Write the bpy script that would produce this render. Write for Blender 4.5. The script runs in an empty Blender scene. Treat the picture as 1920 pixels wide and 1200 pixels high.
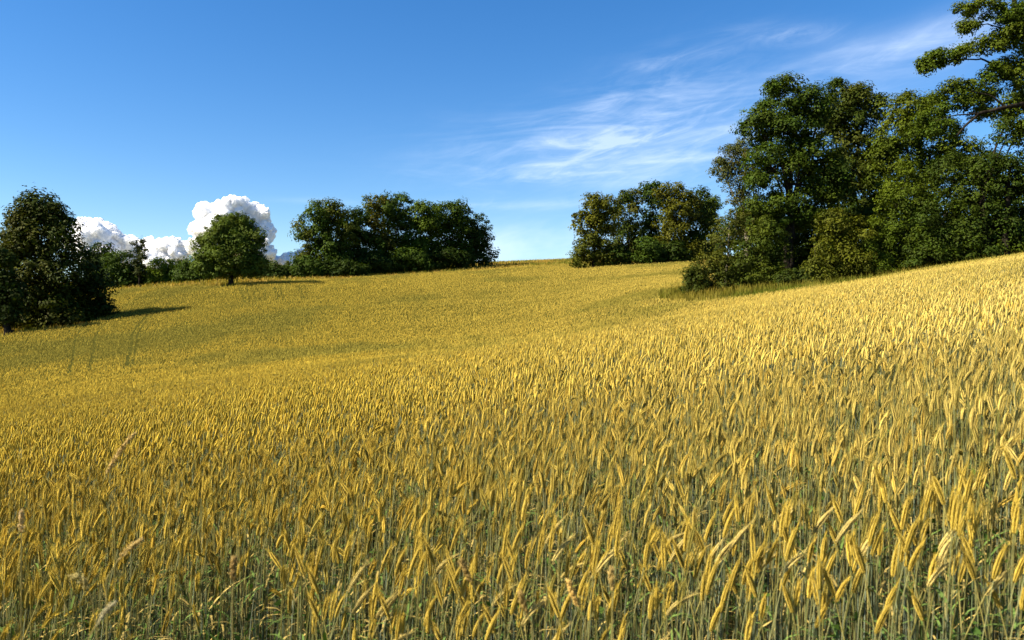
import bpy, math, random
import numpy as np

SC = bpy.context.scene
COL = SC.collection
RNG = np.random.default_rng(7)
random.seed(7)
R = math.radians
F = 1493.0            # focal length in 1920-wide pixels (28 mm on full frame)
EYE = 1.70            # eye height above the soil at the camera

# ------------------------------------------------------------------ camera
cam_d = bpy.data.cameras.new('camera')
cam_d.lens = 28.0
cam_d.sensor_width = 36.0
cam_d.clip_start = 0.05
cam_d.clip_end = 30000.0
cam_d.dof.use_dof = True
cam_d.dof.focus_distance = 9.0
cam_d.dof.aperture_fstop = 6.3
cam = bpy.data.objects.new('camera', cam_d)
COL.objects.link(cam)
cam.location = (0, 0, EYE)
cam.rotation_euler = (R(90), 0, 0)
SC.camera = cam

# ------------------------------------------------------------------ sky + sun
SUN_EL = R(41)
SUN_AZ = math.atan2(-0.95, -0.28)          # clockwise from +Y: left and a little behind
world = bpy.data.worlds.new('World')
SC.world = world
world.use_nodes = True
wn, wl = world.node_tree.nodes, world.node_tree.links
wn.clear()


def wmath(op, a, b=None, c=None, clamp=False):
    n = wn.new('ShaderNodeMath')
    n.operation = op
    n.use_clamp = clamp
    for i, v in enumerate((a, b, c)):
        if v is None:
            continue
        if isinstance(v, (int, float)):
            n.inputs[i].default_value = v
        else:
            wl.new(v, n.inputs[i])
    return n.outputs[0]


sky = wn.new('ShaderNodeTexSky')
sky.sky_type = 'NISHITA'
sky.sun_disc = False
sky.sun_elevation = SUN_EL
sky.sun_rotation = SUN_AZ % (2 * math.pi)
sky.altitude = 400
sky.air_density = 1.0
sky.dust_density = 0.25
sky.ozone_density = 3.0
hsv = wn.new('ShaderNodeHueSaturation')
hsv.inputs['Saturation'].default_value = 1.33
hsv.inputs['Hue'].default_value = 0.505
wl.new(sky.outputs[0], hsv.inputs['Color'])

tc = wn.new('ShaderNodeTexCoord')
sep = wn.new('ShaderNodeSeparateXYZ')
wl.new(tc.outputs['Generated'], sep.inputs[0])
az = wmath('ARCTAN2', sep.outputs[0], sep.outputs[1])
el = wmath('ARCSINE', sep.outputs[2])


def azel(px, py):
    s, v = (px - 960) / F, (600 - py) / F
    a = math.atan(s)
    return a, math.atan(v * math.cos(a))


comb = wn.new('ShaderNodeCombineXYZ')
wl.new(az, comb.inputs[0])
wl.new(el, comb.inputs[1])


def streaks(sx, sy, rot, detail, rough, dist, seed):
    mp = wn.new('ShaderNodeMapping')
    mp.inputs['Rotation'].default_value = (0, 0, rot)
    mp.inputs['Scale'].default_value = (1, 1, 1)
    mp.inputs['Location'].default_value = (seed, seed * .7, 0)
    wl.new(comb.outputs[0], mp.inputs[0])
    mp2 = wn.new('ShaderNodeMapping')
    mp2.inputs['Scale'].default_value = (sx, sy, 1)
    wl.new(mp.outputs[0], mp2.inputs[0])
    n = wn.new('ShaderNodeTexNoise')
    n.inputs['Scale'].default_value = 1.0
    n.inputs['Detail'].default_value = detail
    n.inputs['Roughness'].default_value = rough
    n.inputs['Distortion'].default_value = dist
    wl.new(mp2.outputs[0], n.inputs['Vector'])
    return n.outputs['Fac']


def ramp(x, a, b):
    n = wn.new('ShaderNodeMapRange')
    n.interpolation_type = 'SMOOTHSTEP'
    n.inputs['From Min'].default_value = a
    n.inputs['From Max'].default_value = b
    wl.new(x, n.inputs['Value'])
    return n.outputs[0]


st1 = ramp(streaks(5, 34, R(-4), 8, .58, 1.2, 3.1), .40, .84)
st2 = ramp(streaks(13, 46, R(-13), 8, .62, 1.4, 9.7), .36, .88)
fine = wmath('ADD', wmath('MULTIPLY', st1, .75), wmath('MULTIPLY', st2, .5))
soft = ramp(streaks(4, 14, R(-10), 5, .5, .3, 5.3), .30, .72)

CIRRUS = [  # px, py, rx, ry, tilt(deg), weight on streaks, weight on soft veil
    (1265, 245, 290, 46, 2, 1.05, .18), (1150, 300, 280, 66, 3, .5, .10), (1010, 468, 300, 50, 0, .15, .6), (1075, 322, 200, 26, 0, .95, .25), (1640, 110, 170, 34, 5, .55, .60),
    (1010, 455, 140, 36, 2, .3, .95), (1480, 66, 75, 16, -4, .8, .2), (1240, 165, 170, 55, 14, .55, .05),
    (960, 384, 190, 10, 2, .6, .15), (1310, 330, 120, 40, 4, .35, .8), (1130, 200, 40, 22, 30, .7, .2),
    (1800, 62, 90, 34, 16, .5, .35), (1000, 485, 170, 18, 0, .1, .8), (1230, 122, 40, 10, 12, .7, .1),
    (1330, 100, 60, 10, 6, .5, .1), (620, 378, 90, 6, 0, .4, .1), (1180, 262, 230, 14, 3, .7, .35)]
tot = None
for (px, py, rx, ry, tilt, w1, w2) in CIRRUS:
    a0, e0 = azel(px, py)
    da, de = wmath('SUBTRACT', az, a0), wmath('SUBTRACT', el, e0)
    ct, st = math.cos(R(tilt)), math.sin(R(tilt))
    u = wmath('ADD', wmath('MULTIPLY', da, ct), wmath('MULTIPLY', de, st))
    v = wmath('SUBTRACT', wmath('MULTIPLY', de, ct), wmath('MULTIPLY', da, st))
    u = wmath('DIVIDE', u, rx / F)
    v = wmath('DIVIDE', v, ry / F)
    g = wmath('EXPONENT', wmath('MULTIPLY', wmath('ADD', wmath('MULTIPLY', u, u), wmath('MULTIPLY', v, v)), -1.0))
    d = wmath('MULTIPLY', g, wmath('ADD', wmath('MULTIPLY', fine, w1), wmath('MULTIPLY', soft, w2)))
    tot = d if tot is None else wmath('ADD', tot, d)
dens = wmath('MULTIPLY', tot, .44)
dens = wmath('MINIMUM', dens, .46)
mixc = wn.new('ShaderNodeMixRGB')
wl.new(dens, mixc.inputs['Fac'])
wl.new(hsv.outputs[0], mixc.inputs['Color1'])
mixc.inputs['Color2'].default_value = (6.6, 7.4, 8.6, 1)
bg = wn.new('ShaderNodeBackground')
bg.inputs['Strength'].default_value = 0.066
wl.new(mixc.outputs[0], bg.inputs['Color'])
wo = wn.new('ShaderNodeOutputWorld')
wl.new(bg.outputs[0], wo.inputs['Surface'])

sun_d = bpy.data.lights.new('sun', 'SUN')
sun_d.energy = 5.0
sun_d.angle = R(0.53)
sun_d.color = (1.0, 0.90, 0.74)
sun = bpy.data.objects.new('sun', sun_d)
COL.objects.link(sun)
sun.rotation_euler = (R(90) - SUN_EL, 0, math.pi - SUN_AZ)
SUN_DIR = np.array([math.sin(SUN_AZ) * math.cos(SUN_EL), math.cos(SUN_AZ) * math.cos(SUN_EL), math.sin(SUN_EL)])

# ------------------------------------------------------------------ render look
SC.view_settings.view_transform = 'Standard'
SC.view_settings.look = 'None'
SC.view_settings.exposure = 1.45
SC.view_settings.gamma = 1.0
SC.render.engine = 'CYCLES'
cy = SC.cycles
cy.max_bounces = 5
cy.diffuse_bounces = 3
cy.glossy_bounces = 2
cy.transmission_bounces = 4
cy.transparent_max_bounces = 4
cy.sample_clamp_indirect = 4.0
cy.use_denoising = True
cy.denoiser = 'OPENIMAGEDENOISE'
cy.use_adaptive_sampling = False
cy.use_light_tree = False


# ------------------------------------------------------------------ helpers
def sm(a, b, x):
    t = np.clip((x - a) / (b - a), 0, 1)
    return t * t * (3 - 2 * t)


_perm = np.random.default_rng(11).random((256, 256))


def vnoise(x, y):
    xi, yi = np.floor(x).astype(int), np.floor(y).astype(int)
    fx, fy = x - xi, y - yi
    fx, fy = fx * fx * (3 - 2 * fx), fy * fy * (3 - 2 * fy)
    g = lambda i, j: _perm[i & 255, j & 255]
    return (g(xi, yi) * (1 - fx) + g(xi + 1, yi) * fx) * (1 - fy) + (g(xi, yi + 1) * (1 - fx) + g(xi + 1, yi + 1) * fx) * fy


def fbm(x, y, o=4):
    t, a, s = 0, .5, 0
    for k in range(o):
        t = t + a * vnoise(x + 17.3 * k, y - 9.1 * k)
        s += a
        x, y, a = x * 2.03, y * 2.03, a * .5
    return t / s


def mesh_obj(name, verts, faces, mat, col=None, parent=None, smooth=False, mats=None, mat_idx=None):
    """faces: list of (n, k) integer arrays; col: (nverts, 3) base colours."""
    me = bpy.data.meshes.new(name)
    verts = np.asarray(verts, np.float32)
    me.vertices.add(len(verts))
    me.vertices.foreach_set('co', verts.ravel())
    loops = np.concatenate([f.ravel() for f in faces]).astype(np.int32)
    sizes = np.concatenate([np.full(len(f), f.shape[1], np.int32) for f in faces])
    starts = np.concatenate([[0], np.cumsum(sizes)[:-1]]).astype(np.int32)
    me.loops.add(len(loops))
    me.loops.foreach_set('vertex_index', loops)
    me.polygons.add(len(sizes))
    me.polygons.foreach_set('loop_start', starts)
    me.polygons.foreach_set('loop_total', sizes)
    if smooth:
        me.polygons.foreach_set('use_smooth', np.ones(len(sizes), bool))
    if mat_idx is not None:
        me.polygons.foreach_set('material_index', np.asarray(mat_idx, np.int32))
    me.update(calc_edges=True)
    if col is not None:
        at = me.color_attributes.new('Col', 'FLOAT_COLOR', 'POINT')
        c4 = np.ones((len(verts), 4), np.float32)
        c4[:, :3] = col
        at.data.foreach_set('color', c4.ravel())
    for m in (mats or [mat]):
        me.materials.append(m)
    o = bpy.data.objects.new(name, me)
    COL.objects.link(o)
    if parent:
        o.parent = parent
    return o


def empty(name, loc, label, cat, group=None):
    o = bpy.data.objects.new(name, None)
    o.empty_display_size = .3
    COL.objects.link(o)
    o.location = loc
    tag(o, label, cat, group)
    return o


def tag(o, label=None, cat=None, group=None, kind=None):
    for k, v in (('label', label), ('category', cat), ('group', group), ('kind', kind)):
        if v:
            o[k] = v


def plant_mat(name, trans=.3, rough=.55, spec=.25, rand=0.0):
    """leaf or straw: attribute colour, some light through it, a little sheen"""
    m = bpy.data.materials.new(name)
    m.use_nodes = True
    n, l = m.node_tree.nodes, m.node_tree.links
    n.clear()
    at = n.new('ShaderNodeAttribute')
    at.attribute_name = 'Col'
    c = at.outputs['Color']
    if rand:
        oi = n.new('ShaderNodeObjectInfo')
        mr = n.new('ShaderNodeMapRange')
        mr.inputs['To Min'].default_value = 1 - rand
        mr.inputs['To Max'].default_value = 1 + rand
        l.new(oi.outputs['Random'], mr.inputs['Value'])
        hs = n.new('ShaderNodeHueSaturation')
        l.new(mr.outputs[0], hs.inputs['Value'])
        l.new(c, hs.inputs['Color'])
        c = hs.outputs[0]
    p = n.new('ShaderNodeBsdfPrincipled')
    p.inputs['Roughness'].default_value = rough
    p.inputs['Specular IOR Level'].default_value = spec
    l.new(c, p.inputs['Base Color'])
    t = n.new('ShaderNodeBsdfTranslucent')
    hs2 = n.new('ShaderNodeHueSaturation')
    hs2.inputs['Saturation'].default_value = 1.15
    hs2.inputs['Value'].default_value = 1.25
    l.new(c, hs2.inputs['Color'])
    l.new(hs2.outputs[0], t.inputs['Color'])
    mx = n.new('ShaderNodeMixShader')
    mx.inputs[0].default_value = trans
    l.new(p.outputs[0], mx.inputs[1])
    l.new(t.outputs[0], mx.inputs[2])
    o = n.new('ShaderNodeOutputMaterial')
    l.new(mx.outputs[0], o.inputs[0])
    return m


def noise_mat(name, cols, scale, detail=6, bump=0.0, rough=.9, stretch=(1, 1, 1)):
    m = bpy.data.materials.new(name)
    m.use_nodes = True
    n, l = m.node_tree.nodes, m.node_tree.links
    p = n['Principled BSDF']
    p.inputs['Roughness'].default_value = rough
    p.inputs['Specular IOR Level'].default_value = .0
    t = n.new('ShaderNodeTexCoord')
    mp = n.new('ShaderNodeMapping')
    mp.inputs['Scale'].default_value = stretch
    l.new(t.outputs['Object'], mp.inputs[0])
    ns = n.new('ShaderNodeTexNoise')
    ns.inputs['Scale'].default_value = scale
    ns.inputs['Detail'].default_value = detail
    ns.inputs['Roughness'].default_value = .65
    l.new(mp.outputs[0], ns.inputs['Vector'])
    r = n.new('ShaderNodeValToRGB')
    el_ = r.color_ramp.elements
    el_[0].position, el_[1].position = .32, .68
    el_[0].color, el_[1].color = (*cols[0], 1), (*cols[-1], 1)
    for i, c in enumerate(cols[1:-1]):
        e = el_.new(.32 + .36 * (i + 1) / (len(cols) - 1))
        e.color = (*c, 1)
    l.new(ns.outputs['Fac'], r.inputs[0])
    l.new(r.outputs[0], p.inputs['Base Color'])
    if bump:
        b = n.new('ShaderNodeBump')
        b.inputs['Strength'].default_value = 1
        b.inputs['Distance'].default_value = bump
        l.new(ns.outputs['Fac'], b.inputs['Height'])
        l.new(b.outputs[0], p.inputs['Normal'])
    return m


# ------------------------------------------------------------------ terrain
PXS = np.array([-900, -200, 0, 200, 430, 640, 960, 1280, 1440, 1600, 1760, 1920, 2200, 2900], float)
YS = np.array([12, 18, 25, 35, 45, 55, 70, 90, 110, 130, 150, 170, 190, 230, 400, 1000, 7000], float)
TAB = {   # height of the crop's top seen from the eye, as picture rows, from 25 m outwards
    -900: [800, 775, 750, 725, 690, 655, 620, 590, 570, 560, 556, 558, 575, 592, 600],
    -200: [795, 765, 735, 708, 668, 630, 597, 567, 548, 541, 540, 541, 565, 590, 600],
    0: [765, 738, 712, 685, 645, 606, 575, 548, 534, 529, 529, 532, 565, 590, 600],
    200: [738, 715, 690, 667, 632, 594, 561, 538, 530, 529, 531, 536, 565, 590, 600],
    430: [708, 690, 672, 650, 612, 566, 528, 516, 514, 516, 520, 530, 562, 590, 600],
    640: [682, 668, 652, 632, 600, 562, 535, 518, 508, 506, 506, 512, 556, 590, 600],
    960: [650, 652, 636, 618, 588, 556, 530, 511, 498, 490, 487, 490, 540, 588, 600],
    1280: [600, 588, 560, 533, 522, 513, 500, 487, 479, 476, 478, 488, 540, 588, 600],
    1440: [564, 550, 536, 523, 516, 510, 500, 490, 484, 482, 484, 492, 540, 588, 600],
    1600: [537, 530, 524, 517, 510, 503, 498, 494, 490, 488, 488, 495, 540, 588, 600],
    1760: [513, 503, 498, 494, 490, 486, 484, 484, 484, 484, 484, 492, 540, 588, 600],
    1920: [489, 479, 474, 470, 466, 464, 464, 466, 468, 470, 474, 484, 540, 588, 600],
    2200: [447, 438, 433, 430, 428, 430, 434, 440, 446, 452, 460, 474, 535, 588, 600],
    2900: [395, 380, 374, 372, 376, 384, 394, 404, 414, 424, 436, 455, 530, 588, 600]}
_ns, _ny = 240, 260
_S = np.linspace((PXS[0] - 960) / F, (PXS[-1] - 960) / F, _ns)
_LY = np.linspace(math.log(12), math.log(7000), _ny)
_zt = np.zeros((len(PXS), len(YS)))
for i, p in enumerate(PXS):
    for j, y in enumerate(YS):
        if j < 2:
            xx = (p - 960) / F * y
            _zt[i, j] = -0.55 + 0.15 * xx
        else:
            _zt[i, j] = (600 - TAB[int(p)][j - 2]) / F * y
_a = np.array([np.interp(_LY, np.log(YS), r) for r in _zt])
_Z = np.array([np.interp(_S, (PXS - 960) / F, _a[:, k]) for k in range(_ny)]).T


def _blur(a, n, ax):
    k = np.hanning(n + 2)[1:-1]
    k /= k.sum()
    pad = [(0, 0), (0, 0)]
    pad[ax] = (n // 2, n // 2)
    ap = np.pad(a, pad, mode='edge')
    return np.apply_along_axis(lambda v: np.convolve(v, k, 'valid'), ax, ap)


_Z = _blur(_blur(_Z, 27, 0), 9, 1)


def crop_top(x, y):
    """height of the top of the crop over the eye's level"""
    x, y = np.asarray(x, float), np.asarray(y, float)
    yy = np.clip(y, 12.0, 6900.0)
    s = np.clip(x / yy, _S[0] + 1e-6, _S[-1] - 1e-6)
    fi = (s - _S[0]) / (_S[1] - _S[0])
    fj = (np.log(yy) - _LY[0]) / (_LY[1] - _LY[0])
    i, j = np.clip(fi.astype(int), 0, _ns - 2), np.clip(fj.astype(int), 0, _ny - 2)
    u, v = fi - i, fj - j
    t = (_Z[i, j] * (1 - u) + _Z[i + 1, j] * u) * (1 - v) + (_Z[i, j + 1] * (1 - u) + _Z[i + 1, j + 1] * u) * v
    plane = -0.55 + 0.15 * 14 * np.tanh(x / 14) * 1.0
    k = sm(10, 19, y)
    und = (fbm(x * .35 + 40, y * .35, 2) - .5) * .10 * sm(1, 8, np.abs(y))
    return plane * (1 - k) + t * k + und


def crop_h(y):
    return 1.15 - .70 * sm(14, 42, np.asarray(y, float))


def soil(x, y):
    return crop_top(x, y) - crop_h(y) + EYE


def soil1(x, y):
    return float(soil(np.array([x]), np.array([y]))[0])


def field(x, y):
    """True where the crop grows"""
    px = 960 + F * x / np.maximum(y, .1)
    wob = (fbm(x * .25, y * .25, 3) - .5)
    front = 1.78 + .5 * (vnoise(x * 1.3 + 5, y * 0 + 2) - .5) + np.where(x < -.5, 1.9 * np.minimum(-.5 - x, .32), 0)
    far = np.interp(px, [-900, 0, 210, 430, 560, 640, 750, 900, 960, 1060, 1090, 1280, 1320, 3000],
                    [130, 128, 126, 109, 122, 124, 132, 140, 143, 146, 128, 136, 150, 150]) + wob * 4
    rlo = np.interp(px, [1235, 1300, 1440, 1600, 1760, 1920, 2300], [50, 43, 39, 39.5, 43, 46, 46])
    rhi = np.interp(px, [1235, 1300, 1345, 1440, 1500], [59, 61, 70, 160, 400])
    right = (px > 1235) & (y > rlo + wob * 2) & (y < rhi)
    llo = np.interp(px, [-900, -60, 60, 150, 205], [70, 78, 80, 83, 89])
    lhi = np.interp(px, [-900, -60, 60, 150, 205], [112, 100, 97, 94, 89.5])
    left = (px < 205) & (y > llo + wob * 2) & (y < lhi)
    return (y > front) & (y < far) & ~right & ~left


def ripeness(x, y):
    return fbm(x * .09 + 3, y * .09 + 8, 4)


# ground: one sheet out to the horizon
m_soil = noise_mat('soil', [(.035, .03, .016), (.075, .06, .03), (.12, .095, .045)], 1.1, 8, .06)
_th = np.radians(np.concatenate([np.arange(-62, 62, .35), np.arange(62, 298, 4.0)]))
_rr = np.concatenate([[.3], np.geomspace(.6, 260, 250), np.geomspace(275, 6800, 40)])
TH, RR = np.meshgrid(_th, _rr)
gx, gy = RR * np.sin(TH), RR * np.cos(TH)
gz = soil(gx, gy) + (fbm(gx * 1.2, gy * 1.2, 3) - .5) * .06
nT, nR = len(_th), len(_rr)
idx = np.arange(nT * nR).reshape(nR, nT)
q = np.stack([idx[:-1], np.roll(idx, -1, 1)[:-1], np.roll(idx, -1, 1)[1:], idx[1:]], -1).reshape(-1, 4)[:, ::-1]
gv = np.stack([gx, gy, gz], -1).reshape(-1, 3)
cap = np.arange(nT).reshape(1, nT)
m_ground = noise_mat('dry_grass_ground', [(.05, .05, .015), (.12, .10, .03), (.22, .16, .05)], .35, 10, .05)
ground = mesh_obj('ground', gv, [q, cap], m_ground, smooth=True)
tag(ground, kind='structure')


# ------------------------------------------------------------------ wheat
def frames(phi, theta):
    """tangent, binormal, normal for angle theta from the vertical in the plane of azimuth phi (arrays broadcast)"""
    c, s = np.cos(phi), np.sin(phi)
    ct, st = np.cos(theta), np.sin(theta)
    z = np.zeros_like(ct * c)
    return (np.stack([st * c, st * s, ct + z], -1), np.stack([-s + z, c + z, z], -1), np.stack([ct * c, ct * s, -st + z], -1))


def centreline(P, h, phi, lean, th0, th1, L, nstem, near_ear):
    """stem points then ear points. th0: angle where the ear starts, th1 at its tip."""
    N = len(P)
    t = np.linspace(0, 1, nstem + 1)
    bend = np.clip((t - .72) / .28, 0, 1) ** 1.6
    th = lean[:, None] * t[None] + (th0 - lean)[:, None] * bend[None]
    T, _, _ = frames(phi[:, None], (th[:, 1:] + th[:, :-1]) / 2)
    seg = T * (h[:, None, None] / nstem)
    stem = np.concatenate([np.zeros((N, 1, 3)), np.cumsum(seg, 1)], 1) + P[:, None]
    u = np.linspace(0, 1, near_ear + 1)
    the = th0[:, None] + (th1 - th0)[:, None] * u[None]
    T, _, _ = frames(phi[:, None], (the[:, 1:] + the[:, :-1]) / 2)
    ear = np.concatenate([np.zeros((N, 1, 3)), np.cumsum(T * (L[:, None, None] / near_ear), 1)], 1) + stem[:, -1:, :]
    return stem, th, ear, the


def tube(pts, B, Nn, rad, k, rot=0.0):
    """rings of k points along pts (N, m, 3); rad (N, m) -> verts (N, m*k, 3), faces pattern (f, 4)"""
    N, m, _ = pts.shape
    a = np.arange(k) * 2 * math.pi / k + rot
    v = pts[:, :, None, :] + rad[:, :, None, None] * (np.cos(a)[None, None, :, None] * B[:, :, None, :] + np.sin(a)[None, None, :, None] * Nn[:, :, None, :])
    i = np.arange(m - 1)[:, None] * k + np.arange(k)[None]
    j = np.arange(m - 1)[:, None] * k + (np.arange(k)[None] + 1) % k
    f = np.stack([i, j, j + k, i + k], -1).reshape(-1, 4)
    return v.reshape(N, m * k, 3), f


class Bag:
    def __init__(self):
        self.v, self.c, self.f, self.n = [], [], {}, 0

    def add(self, v, f, c):
        """v (N, nv, 3), f (nf, k) pattern or list of patterns, c (N, 3) or (N, nv, 3)"""
        N, nv, _ = v.shape
        for ff in (f if isinstance(f, list) else [f]):
            g = (ff[None] + (np.arange(N) * nv)[:, None, None] + self.n).reshape(-1, ff.shape[1])
            self.f.setdefault(ff.shape[1], []).append(g)
        self.v.append(v.reshape(-1, 3).astype(np.float32))
        cc = np.broadcast_to(c[:, None, :], v.shape) if c.ndim == 2 else c
        self.c.append(cc.reshape(-1, 3).astype(np.float32))
        self.n += N * nv

    def build(self, name, mat, **kw):
        faces = [np.concatenate(self.f[k]) for k in sorted(self.f)]
        return mesh_obj(name, np.concatenate(self.v), faces, mat, np.concatenate(self.c), **kw)


OCT = np.array([[0, 2, 1], [0, 3, 2], [0, 4, 3], [0, 1, 4], [5, 1, 2], [5, 2, 3], [5, 3, 4], [5, 4, 1]])
G_GOLD, G_PALE, G_OLIVE, G_ORANGE = map(np.array, ((.425, .302, .040), (.505, .395, .122), (.22, .184, .032), (.44, .268, .026)))
S_BLUE, S_GREEN, S_STRAW = map(np.array, ((.165, .195, .135), (.09, .115, .035), (.34, .28, .09)))


def ear_colour(x, y, n):
    rp = ripeness(x, y)
    side = np.clip(x / np.maximum(y, 1) * 1.2 + .25, 0, 1)[:, None]       # paler crop up the slope to the right
    c = G_GOLD + (G_PALE - G_GOLD) * side * .62
    k = RNG.random((n, 1))
    c = np.where(k < .17, c * .4 + G_OLIVE * .6, c)
    c = np.where(k > .88, c * .5 + G_ORANGE * .5, c)
    rows_ = fbm((x + .12 * y) * .55, y * .045 + 3, 3)                      # faint strips left by the seed drill
    g = np.clip((.53 - rp) * 4 + (.5 - rows_) * 1.3 * sm(25, 50, y) + (.5 - fbm(x * .025 + 1, y * .05, 2)) * 1.5 + .9 * np.exp(-((y - 71 - 3 * np.sin(x * .2)) / 3.0) ** 2) * sm(.45, .62, fbm(x * .16, y * .3, 2)) * sm(-18, -26, x), 0, .9)[:, None]
    c = c * (1 - g) + G_OLIVE * g
    fd = (sm(30, 80, y) * .34)[:, None]
    c = c * (1 - fd) + G_OLIVE * 1.05 * fd
    return c * RNG.uniform(.66, 1.22, (n, 1))


def stem_colour(n):
    k = RNG.random((n, 1))
    c = S_BLUE + (S_GREEN - S_BLUE) * RNG.random((n, 1))
    return np.where(k > .72, c * .3 + S_STRAW * .7, c) * RNG.uniform(.30, 1.3, (n, 1))


def stalk_params(n):
    phi = np.where(RNG.random(n) < .62, RNG.normal(.25, .8, n), RNG.uniform(-math.pi, math.pi, n))
    lean = np.abs(RNG.normal(.03, .07, n))
    th0 = np.abs(RNG.normal(.16, .17, n)) + lean
    th1 = th0 + np.abs(RNG.normal(.10, .14, n))
    nod = RNG.random(n) < .06
    th0 = np.where(nod, th0 + RNG.uniform(.3, .7, n), th0)
    th1 = np.where(nod, th1 + RNG.uniform(.35, .9, n), th1)
    return phi, lean, th0, th1


def detailed(P, h, prm, L, earbag, stembag, leafbag, ec, scol, nsp=17, wid=1.0):
    """rye-like ears built spikelet by spikelet, each with its awn"""
    N = len(P)
    phi, lean, th0, th1 = prm
    stem, tht, ear, the = centreline(P, h, phi, lean, th0, th1, L, 7, 18)
    _, B, Nn = frames(phi[:, None], tht)
    rad = np.linspace(.0021, .0013, 8)[None] * np.ones((N, 1))
    v, f = tube(stem, B, Nn, rad, 4)
    cc = np.broadcast_to(scol[:, None, :], v.shape).copy()
    cc[:, -8:] = cc[:, -8:] * .5 + np.array(G_OLIVE) * .5
    stembag.add(v, f, cc)
    tw = RNG.uniform(0, math.pi, N)
    for row in range(4):
        off = row * math.pi / 2 + tw
        nn = nsp
        ui = (np.arange(nn) + .5 * (row % 2)) / nn * .94 + .02
        fi = ui * 18
        i0 = np.clip(fi.astype(int), 0, 17)
        w = fi - i0
        pos = ear[:, i0] * (1 - w)[None, :, None] + ear[:, i0 + 1] * w[None, :, None]
        T, Bb, Nb = frames(phi[:, None], the[:, i0])
        rad_dir = np.cos(off)[:, None, None] * Bb + np.sin(off)[:, None, None] * Nb
        prof = (np.sin(np.clip(ui * 1.02 + .10, 0, 1) * math.pi) ** .45)[None, :, None] * wid * RNG.uniform(.78, 1.1, (N, 1, 1))
        tilt = .42
        ax = T * math.cos(tilt) + rad_dir * math.sin(tilt)
        side = np.cross(ax, rad_dir)
        side /= np.linalg.norm(side, axis=-1, keepdims=True)
        up = np.cross(side, ax)
        ln = (.0075 * prof) * RNG.uniform(.85, 1.15, (N, nn, 1))
        wd = .0027 * prof
        ctr = pos + rad_dir * .0034 * prof + ax * ln * .35
        vv = np.stack([ctr - ax * ln, ctr + side * wd - ax * ln * .15, ctr + up * wd, ctr - side * wd - ax * ln * .15, ctr - up * wd, ctr + ax * ln * 1.15], 2)
        vv = vv.reshape(N * nn, 6, 3)
        cs = np.repeat(ec, nn, 0) * RNG.uniform(.82, 1.15, (N * nn, 1))
        c6 = np.broadcast_to(cs[:, None, :], vv.shape).copy()
        c6[:, 0] *= .75
        c6[:, 5] = c6[:, 5] * .6 + np.array(G_PALE) * .45
        earbag.add(vv, OCT, c6)
        al = RNG.uniform(.014, .026, (N, nn, 1)) * (0.6 + .6 * ui)[None, :, None]
        adir = T * .93 + rad_dir * .34 + RNG.normal(0, .08, (N, nn, 3))
        tip = ctr + ax * ln
        aw = np.stack([tip + side * .0006, tip - side * .0006, tip + adir * al], 2).reshape(N * nn, 3, 3)
        earbag.add(aw, np.array([[0, 1, 2]]), cs * .85 + np.array([.08, .058, .012]))
    # flag leaf and a dry lower leaf
    for lf in range(2):
        tt = [5, 3][lf]
        base = stem[:, tt]
        ph = RNG.uniform(0, 2 * math.pi, N)
        ll = RNG.uniform(.10, .20, N)
        m = 5
        s_ = np.linspace(0, 1, m)
        th = RNG.uniform(.3, .9, N)[:, None] + s_[None] * RNG.uniform(.6, 2.0, N)[:, None]
        T, Bq, _ = frames(ph[:, None], th)
        pts = base[:, None] + np.cumsum(T * (ll[:, None, None] / m), 1)
        wv = (np.array([.55, .9, .8, .5, .06]) * .0042)[None, :, None]
        vv = np.stack([pts + Bq * wv, pts - Bq * wv], 2).reshape(N, m * 2, 3)
        k = np.arange(m - 1) * 2
        ff = np.stack([k, k + 1, k + 3, k + 2], -1)
        dry = RNG.random((N, 1)) < [.4, .7][lf]
        lc = np.where(dry, np.array([.36, .27, .08]), np.array([.11, .17, .04])) * RNG.uniform(.7, 1.2, (N, 1))
        (leafbag[lf] if isinstance(leafbag, tuple) else leafbag).add(vv, ff, lc)


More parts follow.
